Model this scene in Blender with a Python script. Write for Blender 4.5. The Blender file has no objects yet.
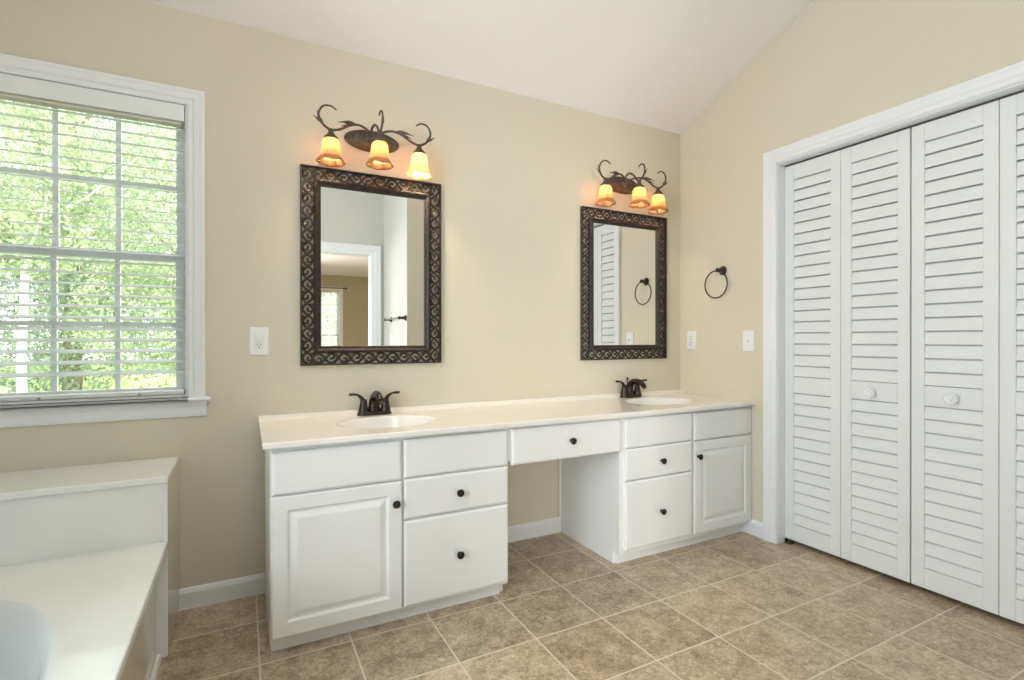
import bpy, bmesh, math, random
from mathutils import Vector, Matrix
random.seed(7)
SC = bpy.context.scene
COL = SC.collection
PI = math.pi

# ------------------------------------------------------------------ camera, world, sun, lights, exposure
cam_d = bpy.data.cameras.new('camera')
cam_d.sensor_width = 36.0
cam_d.lens = 514.158 / 1024 * 36.0
cam_d.clip_start = 0.02
cam = bpy.data.objects.new('camera', cam_d)
COL.objects.link(cam)
_yw, _pt, _ro = map(math.radians, (27.567, -0.1112, -0.048))
_F = Vector((math.sin(_yw) * math.cos(_pt), math.cos(_yw) * math.cos(_pt), math.sin(_pt)))
_R = Vector((math.cos(_yw), -math.sin(_yw), 0))
_U = _R.cross(_F)
_R2 = _R * math.cos(_ro) + _U * math.sin(_ro)
_U2 = _U * math.cos(_ro) - _R * math.sin(_ro)
m = Matrix((_R2, _U2, -_F)).transposed().to_4x4()
m.translation = Vector((-0.0468, -2.5078, 1.1130))
cam.matrix_world = m
SC.camera = cam

world = bpy.data.worlds.new('world')
SC.world = world
world.use_nodes = True
wn = world.node_tree.nodes
bg = wn['Background']
bg.inputs[0].default_value = (0.93, 0.98, 1.0, 1)
bg.inputs[1].default_value = 3.1

def add_light(name, kind, loc, energy, color, direction=None, size=None, size_y=None):
    d = bpy.data.lights.new(name, kind)
    d.energy = energy
    d.color = color
    o = bpy.data.objects.new(name, d)
    COL.objects.link(o)
    o.location = loc
    if direction is not None:
        o.rotation_euler = Vector(direction).to_track_quat('-Z', 'Y').to_euler()
    if kind == 'AREA':
        d.shape = 'RECTANGLE'
        d.size = size
        d.size_y = size_y or size
    elif kind == 'SUN':
        d.angle = math.radians(2)
    elif size:
        d.shadow_soft_size = size
    return o

add_light('sun', 'SUN', (0, -10, 12), 3.6, (1.0, 0.96, 0.86), (-0.28, 0.72, -0.75))
# fill light added outside the made-up window in the left wall, beside the camera
add_light('side_window_fill', 'AREA', (-1.74, -2.05, 1.35), 62, (0.83, 0.93, 1.0), (1, 0.34, -0.14), 1.25, 1.5)
# unseen fill light added in front of the vanity, with no lamp body
add_light('vanity_fill_light', 'POINT', (0.15, -1.65, 2.35), 18, (1.0, 0.97, 0.93), size=0.18)
# fill panel added in the bedroom, part of its light falling through the doorway
add_light('bedroom_fill_light', 'AREA', (-0.55, -6.6, 1.25), 110, (1.0, 0.98, 0.94), (0.26, 1, -0.08), 1.1, 1.3)

SC.view_settings.view_transform = 'Standard'
SC.view_settings.look = 'None'
SC.view_settings.gamma = 1
SC.view_settings.use_curve_mapping = False
SC.view_settings.exposure = 0.18

# ------------------------------------------------------------------ constants taken from the room
XR = 2.5215          # right wall
XL = -1.35           # left wall
TILE = 0.305
SLOPE = 0.40         # the ceiling rises away from the window wall
Z0 = 2.469
YH = -3.06           # wall with the bedroom door
YP = -2.17           # partition behind the closet
XH = 1.29            # hall side of the partition
def zc(y): return Z0 - SLOPE * y

# ------------------------------------------------------------------ materials
def mat(name, col, rough=0.5, metal=0.0, spec=0.5, coat=0.0, noise=0.0, nscale=8.0, bump=0.0, bscale=60.0, emit=None, estr=0.0):
    mt = bpy.data.materials.new(name)
    mt.use_nodes = True
    nt = mt.node_tree
    b = nt.nodes['Principled BSDF']
    b.inputs['Base Color'].default_value = (*col, 1)
    b.inputs['Roughness'].default_value = rough
    b.inputs['Metallic'].default_value = metal
    b.inputs['Specular IOR Level'].default_value = spec
    b.inputs['Coat Weight'].default_value = coat
    b.inputs['Coat Roughness'].default_value = 0.05
    tc = nt.nodes.new('ShaderNodeTexCoord')
    if noise:
        n = nt.nodes.new('ShaderNodeTexNoise')
        n.inputs['Scale'].default_value = nscale
        n.inputs['Detail'].default_value = 4
        nt.links.new(tc.outputs['Object'], n.inputs['Vector'])
        r = nt.nodes.new('ShaderNodeValToRGB')
        r.color_ramp.elements[0].position = 0.3
        r.color_ramp.elements[1].position = 0.7
        r.color_ramp.elements[0].color = (*[c * (1 - noise) for c in col], 1)
        r.color_ramp.elements[1].color = (*[min(1, c * (1 + noise)) for c in col], 1)
        nt.links.new(n.outputs['Fac'], r.inputs['Fac'])
        nt.links.new(r.outputs['Color'], b.inputs['Base Color'])
    if bump:
        n2 = nt.nodes.new('ShaderNodeTexNoise')
        n2.inputs['Scale'].default_value = bscale
        n2.inputs['Detail'].default_value = 3
        nt.links.new(tc.outputs['Object'], n2.inputs['Vector'])
        bp = nt.nodes.new('ShaderNodeBump')
        bp.inputs['Strength'].default_value = bump
        bp.inputs['Distance'].default_value = 0.002
        nt.links.new(n2.outputs['Fac'], bp.inputs['Height'])
        nt.links.new(bp.outputs['Normal'], b.inputs['Normal'])
    if emit:
        b.inputs['Emission Color'].default_value = (*emit, 1)
        b.inputs['Emission Strength'].default_value = estr
    return mt

M = {}
M['wall'] = mat('wall_paint', (0.71, 0.668, 0.54), 0.75, spec=0.25, noise=0.015, nscale=2, bump=0.08, bscale=180)
M['hall'] = mat('hall_wall_daylit', (0.61, 0.61, 0.575), 0.7, spec=0.25, noise=0.012, nscale=2, bump=0.08, bscale=180)  # greyer than the wall paint, to carry the cool daylight on these walls
M['bedwall'] = mat('bedroom_paint', (0.56, 0.50, 0.36), 0.75, spec=0.2, noise=0.015, nscale=2)
M['ceil'] = mat('ceiling_paint', (0.93, 0.92, 0.915), 0.85, spec=0.2, noise=0.01, nscale=2, bump=0.06, bscale=200)
M['trim'] = mat('trim_white', (0.86, 0.885, 0.92), 0.35, noise=0.01, nscale=5)
M['cab'] = mat('cabinet_white', (0.87, 0.885, 0.89), 0.33, noise=0.01, nscale=6)
M['door'] = mat('louver_door_white', (0.83, 0.855, 0.865), 0.38, noise=0.012, nscale=10)
M['counter'] = mat('cultured_marble_cream', (0.87, 0.85, 0.80), 0.08, spec=0.5, noise=0.02, nscale=5)
M['basin'] = mat('basin_white', (0.85, 0.85, 0.825), 0.08, noise=0.005, nscale=5)
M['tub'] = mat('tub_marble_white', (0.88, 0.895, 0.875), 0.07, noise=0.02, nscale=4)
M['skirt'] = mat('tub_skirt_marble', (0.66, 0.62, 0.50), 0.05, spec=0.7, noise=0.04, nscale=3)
M['bronze'] = mat('oil_rubbed_bronze', (0.036, 0.026, 0.021), 0.26, metal=0.45, noise=0.35, nscale=40)
M['iron'] = mat('vine_bronze', (0.105, 0.082, 0.062), 0.5, metal=0.45, noise=0.45, nscale=60)
M['frame'] = mat('carved_bronze', (0.070, 0.054, 0.045), 0.36, metal=0.5, noise=0.4, nscale=70)
M['rope'] = mat('carved_inner_rail', (0.045, 0.036, 0.035), 0.45, metal=0.4, noise=0.3, nscale=90, bump=0.8, bscale=160)
M['plate'] = mat('outlet_white', (0.88, 0.89, 0.90), 0.35, noise=0.005)
M['plate_d'] = mat('outlet_face', (0.80, 0.82, 0.83), 0.4, noise=0.005)
M['dark'] = mat('dark_slot', (0.03, 0.03, 0.03), 0.6, noise=0.1)
M['steel'] = mat('track_steel', (0.10, 0.09, 0.08), 0.5, metal=0.6, noise=0.1)
M['blind'] = mat('blind_white', (0.86, 0.89, 0.90), 0.4, noise=0.005)
M['headrail'] = mat('headrail_ivory', (0.82, 0.80, 0.66), 0.4, noise=0.005)
M['carpet'] = mat('bedroom_carpet', (0.50, 0.42, 0.30), 0.95, noise=0.15, nscale=60)
M['knobw'] = mat('porcelain_white', (0.86, 0.88, 0.92), 0.15, noise=0.005)
M['grass'] = mat('lawn', (0.20, 0.30, 0.06), 0.9, noise=0.4, nscale=3)
M['bark'] = mat('bark', (0.30, 0.24, 0.18), 0.9, noise=0.4, nscale=12)
M['palebark'] = mat('pale_bark', (0.70, 0.66, 0.62), 0.85, noise=0.2, nscale=12)
M['mirror'] = mat('mirror_silver', (0.93, 0.94, 0.93), 0.0, metal=1.0)
M['bulb'] = mat('lit_bulb', (1, 0.9, 0.7), 0.3, emit=(1.0, 0.76, 0.45), estr=230.0)
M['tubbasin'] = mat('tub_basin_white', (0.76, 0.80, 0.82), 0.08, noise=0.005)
M['grey'] = mat('grey_plastic', (0.35, 0.36, 0.37), 0.5, noise=0.02)
M['chrome'] = mat('drain_chrome', (0.5, 0.5, 0.5), 0.2, metal=1.0)

def glass_mat():
    mt = bpy.data.materials.new('window_glass')
    mt.use_nodes = True
    nt = mt.node_tree
    out = nt.nodes['Material Output']
    nt.nodes.remove(nt.nodes['Principled BSDF'])
    t = nt.nodes.new('ShaderNodeBsdfTransparent')
    g = nt.nodes.new('ShaderNodeBsdfGlossy')
    g.inputs['Roughness'].default_value = 0.0
    fr = nt.nodes.new('ShaderNodeFresnel')
    fr.inputs['IOR'].default_value = 1.3
    mx = nt.nodes.new('ShaderNodeMixShader')
    nt.links.new(fr.outputs[0], mx.inputs[0])
    nt.links.new(t.outputs[0], mx.inputs[1])
    nt.links.new(g.outputs[0], mx.inputs[2])
    nt.links.new(mx.outputs[0], out.inputs['Surface'])
    return mt
M['glass'] = glass_mat()

def blind_mat():
    mt = mat('blind_slats', (0.90, 0.93, 0.95), 0.4, noise=0.005)
    nt = mt.node_tree
    b = nt.nodes['Principled BSDF']
    tl = nt.nodes.new('ShaderNodeBsdfTranslucent')
    tl.inputs['Color'].default_value = (0.92, 0.95, 0.95, 1)
    mx = nt.nodes.new('ShaderNodeMixShader')
    mx.inputs[0].default_value = 0.35
    nt.links.new(b.outputs[0], mx.inputs[1]); nt.links.new(tl.outputs[0], mx.inputs[2])
    nt.links.new(mx.outputs[0], nt.nodes['Material Output'].inputs['Surface'])
    return mt
M['slat'] = blind_mat()

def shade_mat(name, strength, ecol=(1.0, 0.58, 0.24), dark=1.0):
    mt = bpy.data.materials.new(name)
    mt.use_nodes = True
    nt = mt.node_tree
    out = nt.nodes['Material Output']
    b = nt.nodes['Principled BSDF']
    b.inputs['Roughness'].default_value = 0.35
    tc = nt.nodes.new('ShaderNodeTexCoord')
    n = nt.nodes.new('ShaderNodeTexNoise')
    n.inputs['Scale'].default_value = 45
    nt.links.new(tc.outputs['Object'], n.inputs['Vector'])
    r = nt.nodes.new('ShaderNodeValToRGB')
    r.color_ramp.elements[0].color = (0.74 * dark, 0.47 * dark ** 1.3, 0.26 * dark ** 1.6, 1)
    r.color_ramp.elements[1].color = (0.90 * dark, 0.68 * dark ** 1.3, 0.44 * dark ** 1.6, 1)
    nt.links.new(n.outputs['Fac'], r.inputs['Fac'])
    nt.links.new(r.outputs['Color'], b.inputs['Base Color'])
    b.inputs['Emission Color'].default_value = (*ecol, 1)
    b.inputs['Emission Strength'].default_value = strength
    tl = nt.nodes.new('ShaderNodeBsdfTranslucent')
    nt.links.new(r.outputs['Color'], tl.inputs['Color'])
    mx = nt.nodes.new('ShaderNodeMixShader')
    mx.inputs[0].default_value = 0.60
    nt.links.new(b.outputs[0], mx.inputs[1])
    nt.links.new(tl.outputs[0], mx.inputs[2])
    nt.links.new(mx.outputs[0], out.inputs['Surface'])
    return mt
M['shade'] = shade_mat('amber_glass', 0.10)
M['shade_hot'] = shade_mat('amber_glass_bright', 1.0, (1.0, 0.78, 0.36))
M['rim'] = shade_mat('dark_rim_glass', 0.03, dark=0.66)  # darker amber on the lowest band of the shade glass
M['bulb_hot'] = mat('bright_bulb', (1, 0.9, 0.7), 0.3, emit=(1.0, 0.82, 0.50), estr=700.0)

def tile_mat():
    mt = bpy.data.materials.new('floor_tile')
    mt.use_nodes = True
    nt = mt.node_tree
    N, L = nt.nodes.new, nt.links.new
    b = nt.nodes['Principled BSDF']
    tc = N('ShaderNodeTexCoord')
    mp = N('ShaderNodeMapping')
    mp.inputs['Location'].default_value = (0, 0.554 / TILE, 0)
    mp.inputs['Scale'].default_value = (1 / TILE, 1 / TILE, 1 / TILE)
    L(tc.outputs['Object'], mp.inputs['Vector'])
    sep = N('ShaderNodeSeparateXYZ')
    L(mp.outputs['Vector'], sep.inputs[0])
    def mth(op, a, bb=None, c=None):
        k = N('ShaderNodeMath')
        k.operation = op
        for i, v in enumerate((a, bb, c)):
            if v is None: continue
            if isinstance(v, (int, float)): k.inputs[i].default_value = v
            else: L(v, k.inputs[i])
        return k.outputs[0]
    dists = []
    cells = []
    for ax in ('X', 'Y'):
        rnd = mth('ROUND', sep.outputs[ax])
        dists.append(mth('ABSOLUTE', mth('SUBTRACT', sep.outputs[ax], rnd)))
        cells.append(mth('FLOOR', sep.outputs[ax]))
    dmin = mth('MINIMUM', *dists)
    nz = N('ShaderNodeTexNoise'); nz.inputs['Scale'].default_value = 40
    L(tc.outputs['Object'], nz.inputs['Vector'])
    dw = mth('ADD', dmin, mth('MULTIPLY', mth('SUBTRACT', nz.outputs['Fac'], 0.5), 0.006))
    grout = N('ShaderNodeMapRange')
    grout.inputs['From Min'].default_value = 0.0075
    grout.inputs['From Max'].default_value = 0.0125
    grout.inputs['To Min'].default_value = 1
    grout.inputs['To Max'].default_value = 0
    L(dw, grout.inputs['Value'])
    comb = N('ShaderNodeCombineXYZ')
    L(cells[0], comb.inputs[0]); L(cells[1], comb.inputs[1])
    wnz = N('ShaderNodeTexWhiteNoise'); wnz.noise_dimensions = '3D'
    L(comb.outputs[0], wnz.inputs['Vector'])
    off = N('ShaderNodeVectorMath'); off.operation = 'MULTIPLY_ADD'
    L(wnz.outputs['Color'], off.inputs[0])
    off.inputs[1].default_value = (9, 9, 9)
    L(tc.outputs['Object'], off.inputs[2])
    n1 = N('ShaderNodeTexNoise'); n1.inputs['Scale'].default_value = 11; n1.inputs['Detail'].default_value = 6; n1.inputs['Roughness'].default_value = 0.62
    n2 = N('ShaderNodeTexNoise'); n2.inputs['Scale'].default_value = 55; n2.inputs['Detail'].default_value = 5; n2.inputs['Roughness'].default_value = 0.7
    n2.inputs['Distortion'].default_value = 1.2
    L(off.outputs[0], n1.inputs['Vector']); L(off.outputs[0], n2.inputs['Vector'])
    s = mth('ADD', mth('MULTIPLY', n1.outputs['Fac'], 0.38), mth('MULTIPLY', n2.outputs['Fac'], 0.62))
    s = mth('ADD', s, mth('MULTIPLY', mth('SUBTRACT', wnz.outputs['Value'], 0.5), 0.07))
    r = N('ShaderNodeValToRGB')
    e = r.color_ramp.elements
    e[0].position = 0.37; e[0].color = (0.27, 0.19, 0.118, 1)
    e[1].position = 0.63; e[1].color = (0.72, 0.61, 0.44, 1)
    k = e.new(0.5); k.color = (0.49, 0.385, 0.26, 1)
    L(s, r.inputs['Fac'])
    mx = N('ShaderNodeMix'); mx.data_type = 'RGBA'
    L(grout.outputs[0], mx.inputs['Factor'])
    L(r.outputs['Color'], mx.inputs['A'])
    mx.inputs['B'].default_value = (0.74, 0.67, 0.55, 1)
    L(mx.outputs['Result'], b.inputs['Base Color'])
    rr = mth('MULTIPLY_ADD', grout.outputs[0], 0.4, 0.32)
    L(rr, b.inputs['Roughness'])
    b.inputs['Specular IOR Level'].default_value = 0.4
    bp = N('ShaderNodeBump'); bp.inputs['Strength'].default_value = 0.25; bp.inputs['Distance'].default_value = 0.003
    hh = mth('SUBTRACT', mth('MULTIPLY', n2.outputs['Fac'], 0.3), grout.outputs[0])
    L(hh, bp.inputs['Height'])
    L(bp.outputs['Normal'], b.inputs['Normal'])
    return mt
M['tile'] = tile_mat()
M['sash'] = mat('sash_white', (0.94, 0.96, 0.99), 0.35, noise=0.005)

def leaf_mat(name, c0, c1, scale=1.3):
    mt = bpy.data.materials.new(name)
    mt.use_nodes = True
    nt = mt.node_tree
    N, L = nt.nodes.new, nt.links.new
    out = nt.nodes['Material Output']
    b = nt.nodes['Principled BSDF']
    b.inputs['Roughness'].default_value = 0.5
    geo = N('ShaderNodeNewGeometry')
    n = N('ShaderNodeTexNoise'); n.inputs['Scale'].default_value = scale * 3; n.inputs['Detail'].default_value = 5
    L(geo.outputs['Position'], n.inputs['Vector'])
    r = N('ShaderNodeValToRGB')
    r.color_ramp.elements[0].position = 0.35; r.color_ramp.elements[0].color = (*c0, 1)
    r.color_ramp.elements[1].position = 0.65; r.color_ramp.elements[1].color = (*c1, 1)
    L(n.outputs['Fac'], r.inputs['Fac'])
    L(r.outputs['Color'], b.inputs['Base Color'])
    tl = N('ShaderNodeBsdfTranslucent')
    L(r.outputs['Color'], tl.inputs['Color'])
    mx = N('ShaderNodeMixShader'); mx.inputs[0].default_value = 0.4
    L(b.outputs[0], mx.inputs[1]); L(tl.outputs[0], mx.inputs[2])
    L(mx.outputs[0], out.inputs['Surface'])
    return mt
M['leaf_a'] = leaf_mat('leaves_fresh', (0.26, 0.36, 0.21), (0.74, 0.80, 0.55))
M['leaf_b'] = leaf_mat('leaves_mid', (0.22, 0.31, 0.22), (0.60, 0.68, 0.50))
M['leaf_c'] = leaf_mat('leaves_yellow', (0.50, 0.56, 0.25), (0.92, 0.90, 0.58))

# ------------------------------------------------------------------ mesh helpers
def BM(): return bmesh.new()

def obj(name, bm, mt, parent=None, loc=None, smooth=False, recalc=True):
    """links bm (built in room coordinates) as one mesh object"""
    if recalc: bmesh.ops.recalc_face_normals(bm, faces=bm.faces[:])
    base = Vector((0, 0, 0))
    p = parent
    while p is not None:
        base += p.location
        p = p.parent
    l = Vector(loc) if loc is not None else base.copy()
    if l.length: bmesh.ops.translate(bm, verts=bm.verts[:], vec=-l)
    me = bpy.data.meshes.new(name)
    bm.to_mesh(me)
    bm.free()
    me.materials.append(mt)
    if smooth:
        me.polygons.foreach_set('use_smooth', [True] * len(me.polygons))
        try: me.set_sharp_from_angle(angle=math.radians(40))
        except Exception: pass
    o = bpy.data.objects.new(name, me)
    COL.objects.link(o)
    if parent: o.parent = parent
    o.location = l - base
    return o

def tag(o, label, cat, group=None):
    o['label'] = label
    o['category'] = cat
    if group: o['group'] = group
    return o

def thing(name, label, cat, loc=(0, 0, 0), group=None):
    o = bpy.data.objects.new(name, None)
    COL.objects.link(o)
    o.location = loc
    o.empty_display_size = 0.05
    return tag(o, label, cat, group)

def struct(o):
    o['kind'] = 'structure'
    return o

def dup(root, loc, label):
    r = root.copy(); COL.objects.link(r); r.location = loc; r['label'] = label
    for ch in list(root.children):
        c = ch.copy(); COL.objects.link(c); c.parent = r
        for g in list(ch.children):
            d = g.copy(); COL.objects.link(d); d.parent = c
    return r

def box(bm, x0, x1, y0, y1, z0, z1, bev=0.0, seg=2):
    t = bmesh.new()
    vs = [t.verts.new((x, y, z)) for x in (x0, x1) for y in (y0, y1) for z in (z0, z1)]
    for f in ((0, 1, 3, 2), (4, 6, 7, 5), (0, 4, 5, 1), (2, 3, 7, 6), (0, 2, 6, 4), (1, 5, 7, 3)):
        t.faces.new([vs[i] for i in f])
    bmesh.ops.recalc_face_normals(t, faces=t.faces[:])
    if bev:
        bmesh.ops.bevel(t, geom=t.edges[:], offset=bev, segments=seg, affect='EDGES', profile=0.5)
    merge(bm, t)

def merge(bm, t):
    mp = {}
    for v in t.verts: mp[v] = bm.verts.new(v.co)
    for f in t.faces:
        try: bm.faces.new([mp[v] for v in f.verts])
        except ValueError: pass
    t.free()

def tube(bm, pts, r, n=8, caps=True, flat=1.0, flat_axis=None):
    """sweep a circle along pts; r is a radius or one per point"""
    pts = [Vector(p) for p in pts]
    k = len(pts)
    rs = r if isinstance(r, (list, tuple)) else [r] * k
    tang = []
    for i in range(k):
        a = pts[max(0, i - 1)]; b = pts[min(k - 1, i + 1)]
        tang.append((b - a).normalized())
    up = Vector((0, 0, 1))
    if abs(tang[0].dot(up)) > 0.9: up = Vector((0, 1, 0))
    nrm = (up - tang[0] * up.dot(tang[0])).normalized()
    rings = []
    for i in range(k):
        nrm = nrm - tang[i] * nrm.dot(tang[i])
        if nrm.length < 1e-6: nrm = tang[i].orthogonal()
        nrm.normalize()
        bi = tang[i].cross(nrm)
        ring = []
        for j in range(n):
            a = 2 * PI * j / n
            off = nrm * math.cos(a) * rs[i] + bi * math.sin(a) * rs[i]
            if flat_axis is not None:
                fa = Vector(flat_axis)
                off += fa * (off.dot(fa) * (flat - 1))
            ring.append(bm.verts.new(pts[i] + off))
        rings.append(ring)
    for i in range(k - 1):
        for j in range(n):
            bm.faces.new((rings[i][j], rings[i][(j + 1) % n], rings[i + 1][(j + 1) % n], rings[i + 1][j]))
    if caps:
        bm.faces.new(rings[0][::-1]); bm.faces.new(rings[-1])

def spline(pts, n=6):
    """Catmull-Rom through pts"""
    P = [Vector(p) for p in pts]
    P = [P[0] * 2 - P[1]] + P + [P[-1] * 2 - P[-2]]
    out = []
    for i in range(1, len(P) - 2):
        for j in range(n):
            t = j / n
            a, b, c, d = P[i - 1:i + 3]
            out.append(0.5 * ((2 * b) + (c - a) * t + (2 * a - 5 * b + 4 * c - d) * t * t + (3 * b - a - 3 * c + d) * t ** 3))
    out.append(P[-2])
    return out

def lathe(bm, prof, origin, axis='z', n=24, sx=1.0, sy=1.0, ruffle=None):
    """prof = [(radius, height)]; axis is a letter or '-x', '-y' ..."""
    o = Vector(origin)
    rings = []
    for r, h in prof:
        ring = []
        if r < 1e-6:
            ring = [None]
        for j in range(n if r >= 1e-6 else 1):
            a = 2 * PI * j / n
            rr = r if ruffle is None else ruffle(r, h, a)
            u, v = rr * math.cos(a) * sx, rr * math.sin(a) * sy
            if axis == 'z': p = (u, v, h)
            elif axis == '-z': p = (u, -v, -h)
            elif axis == '-y': p = (u, -h, v)
            elif axis == 'y': p = (u, h, -v)
            elif axis == '-x': p = (-h, u, v)
            else: p = (h, -u, v)
            vert = bm.verts.new(o + Vector(p))
            if r < 1e-6: ring = [vert]
            else: ring.append(vert)
        rings.append(ring)
    for i in range(len(rings) - 1):
        a, b = rings[i], rings[i + 1]
        for j in range(n):
            q = (j + 1) % n
            if len(a) == 1 and len(b) == 1: continue
            if len(a) == 1: bm.faces.new((a[0], b[q], b[j]))
            elif len(b) == 1: bm.faces.new((a[j], a[q], b[0]))
            else: bm.faces.new((a[j], a[q], b[q], b[j]))

def prism(bm, poly, fn, d0, d1):
    """extrude a 2D polygon: fn(a, b, d) -> xyz"""
    A = [bm.verts.new(fn(a, b, d0)) for a, b in poly]
    B = [bm.verts.new(fn(a, b, d1)) for a, b in poly]
    n = len(poly)
    bm.faces.new(A[::-1]); bm.faces.new(B)
    for i in range(n):
        j = (i + 1) % n
        bm.faces.new((A[i], A[j], B[j], B[i]))

def rect_sweep(bm, a0, a1, b0, b1, prof, fn, sides='closed', fill=False):
    """moulding round a rectangle. prof = [(offset outwards, depth)]; fn(a, b, depth) -> xyz
    sides 'closed' = all four, 'u' = left, top, right (open at the bottom)"""
    rings = []
    for o, d in prof:
        if sides == 'closed': c = [(a0 - o, b0 - o), (a0 - o, b1 + o), (a1 + o, b1 + o), (a1 + o, b0 - o)]
        else: c = [(a0 - o, b0), (a0 - o, b1 + o), (a1 + o, b1 + o), (a1 + o, b0)]
        rings.append([bm.verts.new(fn(a, b, d)) for a, b in c])
    segs = [(0, 1), (1, 2), (2, 3)] + ([(3, 0)] if sides == 'closed' else [])
    for i in range(len(rings) - 1):
        for s, t in segs:
            bm.faces.new((rings[i][s], rings[i][t], rings[i + 1][t], rings[i + 1][s]))
    if sides != 'closed':
        for s in (0, 3): bm.faces.new([r[s] for r in rings])
    if fill: bm.faces.new(rings[-1])

def plate_with_holes(bm, x0, x1, y0, y1, z, holes, n=64):
    """flat top face with elliptical holes; returns nothing. holes = [(cx, cy, a, b, p)]"""
    t = bmesh.new()
    vs = [t.verts.new((x, y, z)) for x, y in ((x0, y0), (x1, y0), (x1, y1), (x0, y1))]
    es = [t.edges.new((vs[i], vs[(i + 1) % 4])) for i in range(4)]
    for cx, cy, a, b, p in holes:
        h = [t.verts.new((*sup(cx, cy, a, b, p, 2 * PI * j / n), z)) for j in range(n)]
        es += [t.edges.new((h[i], h[(i + 1) % n])) for i in range(n)]
    bmesh.ops.triangle_fill(t, use_beauty=True, use_dissolve=False, edges=es)
    merge(bm, t)

def sup(cx, cy, a, b, p, t):
    c, s = math.cos(t), math.sin(t)
    return (cx + a * math.copysign(abs(c) ** (2 / p), c), cy + b * math.copysign(abs(s) ** (2 / p), s))

def bowl(bm, cx, cy, a, b, z, depth, p=2.0, n=64, rings=None):
    rings = rings or [(1.0, 0), (0.985, -0.012), (0.965, -0.04), (0.93, -0.12), (0.87, -0.30), (0.76, -0.56), (0.60, -0.80), (0.40, -0.93), (0.16, -1.0)]
    R = []
    for f, h in rings:
        R.append([bm.verts.new((*sup(cx, cy, a * f, b * f, p, 2 * PI * j / n), z + h * depth)) for j in range(n)])
    for i in range(len(R) - 1):
        for j in range(n):
            q = (j + 1) % n
            bm.faces.new((R[i][j], R[i][q], R[i + 1][q], R[i + 1][j]))
    bm.faces.new(R[-1])

XZ = lambda y0: (lambda a, b, d: (a, y0 - d, b))            # wall facing -y
XZb = lambda y0: (lambda a, b, d: (a, y0 + d, b))           # wall facing +y
YZr = lambda x0: (lambda a, b, d: (x0 - d, -a, b))          # right wall, a = -y
YZl = lambda x0: (lambda a, b, d: (x0 + d, -a, b))          # left wall, a = -y

# ------------------------------------------------------------------ room shell
WX0, WX1, WZ0, WZ1 = -1.146, -0.247, 0.872, 2.084           # window opening
bm = BM(); box(bm, XL - 0.12, 2.74, -3.12, 0.12, -0.10, 0.0); struct(obj('floor', bm, M['tile']))

bm = BM()                                                    # window wall
box(bm, XL - 0.12, WX0, 0, 0.12, -0.1, Z0)
box(bm, WX1, XR + 0.12, 0, 0.12, -0.1, Z0)
box(bm, WX0, WX1, 0, 0.12, -0.1, WZ0 - 0.015)
box(bm, WX0, WX1, 0, 0.12, WZ1, Z0)
struct(obj('wall_back', bm, M['wall']))

def slab_yz(bm, x0, x1, ya, yb, zb, zt=None):
    poly = [(ya, zb), (yb, zb), (yb, zt if zt else zc(yb)), (ya, zt if zt else zc(ya))]
    prism(bm, poly, lambda a, b, d: (d, a, b), x0, x1)

OY0, OY1, OZ = -0.690, -1.915, 2.072                         # closet opening
bm = BM()
slab_yz(bm, XR, XR + 0.12, 0.0, OY0, -0.1)
slab_yz(bm, XR, XR + 0.12, OY0, OY1, OZ)
slab_yz(bm, XR, XR + 0.12, OY1, YP, -0.1)
struct(obj('wall_right', bm, M['wall']))

SY0, SY1, SZ0, SZ1 = -1.45, -2.65, 0.60, 2.10                # unseen side window added in the left wall for fill light
bm = BM()
slab_yz(bm, XL - 0.12, XL, 0.0, SY0, -0.1)
slab_yz(bm, XL - 0.12, XL, SY0, SY1, -0.1, SZ0)
slab_yz(bm, XL - 0.12, XL, SY0, SY1, SZ1)
slab_yz(bm, XL - 0.12, XL, SY1, YH, -0.1)
struct(obj('wall_left', bm, M['wall']))

bm = BM(); prism(bm, [(0.12, zc(0.12)), (YH - 0.12, zc(YH - 0.12)), (YH - 0.12, zc(YH - 0.12) + 0.1), (0.12, zc(0.12) + 0.1)],
                 lambda a, b, d: (d, a, b), XL - 0.12, XR + 0.12)
struct(obj('ceiling', bm, M['ceil']))

bm = BM(); box(bm, XH + 0.10, XR + 0.12, YP - 0.10, YP, -0.1, zc(YP)); box(bm, XH + 0.004, XH + 0.10, YP - 0.004, YP, -0.1, zc(YP)); struct(obj('wall_partition', bm, M['wall']))
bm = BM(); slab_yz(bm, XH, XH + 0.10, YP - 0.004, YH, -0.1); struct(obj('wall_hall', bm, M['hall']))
DX0, DX1, DZ = 0.36, 1.172, 2.02                            # bedroom doorway
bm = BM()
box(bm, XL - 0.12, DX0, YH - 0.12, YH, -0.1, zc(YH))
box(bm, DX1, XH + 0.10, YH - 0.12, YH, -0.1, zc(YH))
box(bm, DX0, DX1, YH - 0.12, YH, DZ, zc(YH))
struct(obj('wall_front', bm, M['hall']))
# doorway casing and jamb
CAS = [(0, 0), (0, 0.010), (0.006, 0.013), (0.022, 0.013), (0.028, 0.017), (0.050, 0.019), (0.058, 0.022), (0.068, 0.022), (0.071, 0.018), (0.071, 0)]
bm = BM()
rect_sweep(bm, DX0 + 0.012, DX1 - 0.012, 0, DZ - 0.012, [(o * 1.4, d) for o, d in CAS], XZb(YH), 'u')
box(bm, DX0, DX0 + 0.018, YH - 0.12, YH, 0, DZ - 0.018)
box(bm, DX1 - 0.018, DX1, YH - 0.12, YH, 0, DZ - 0.018)
box(bm, DX0, DX1, YH - 0.12, YH, DZ - 0.018, DZ)
struct(obj('trim_1', bm, M['trim']))

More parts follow.
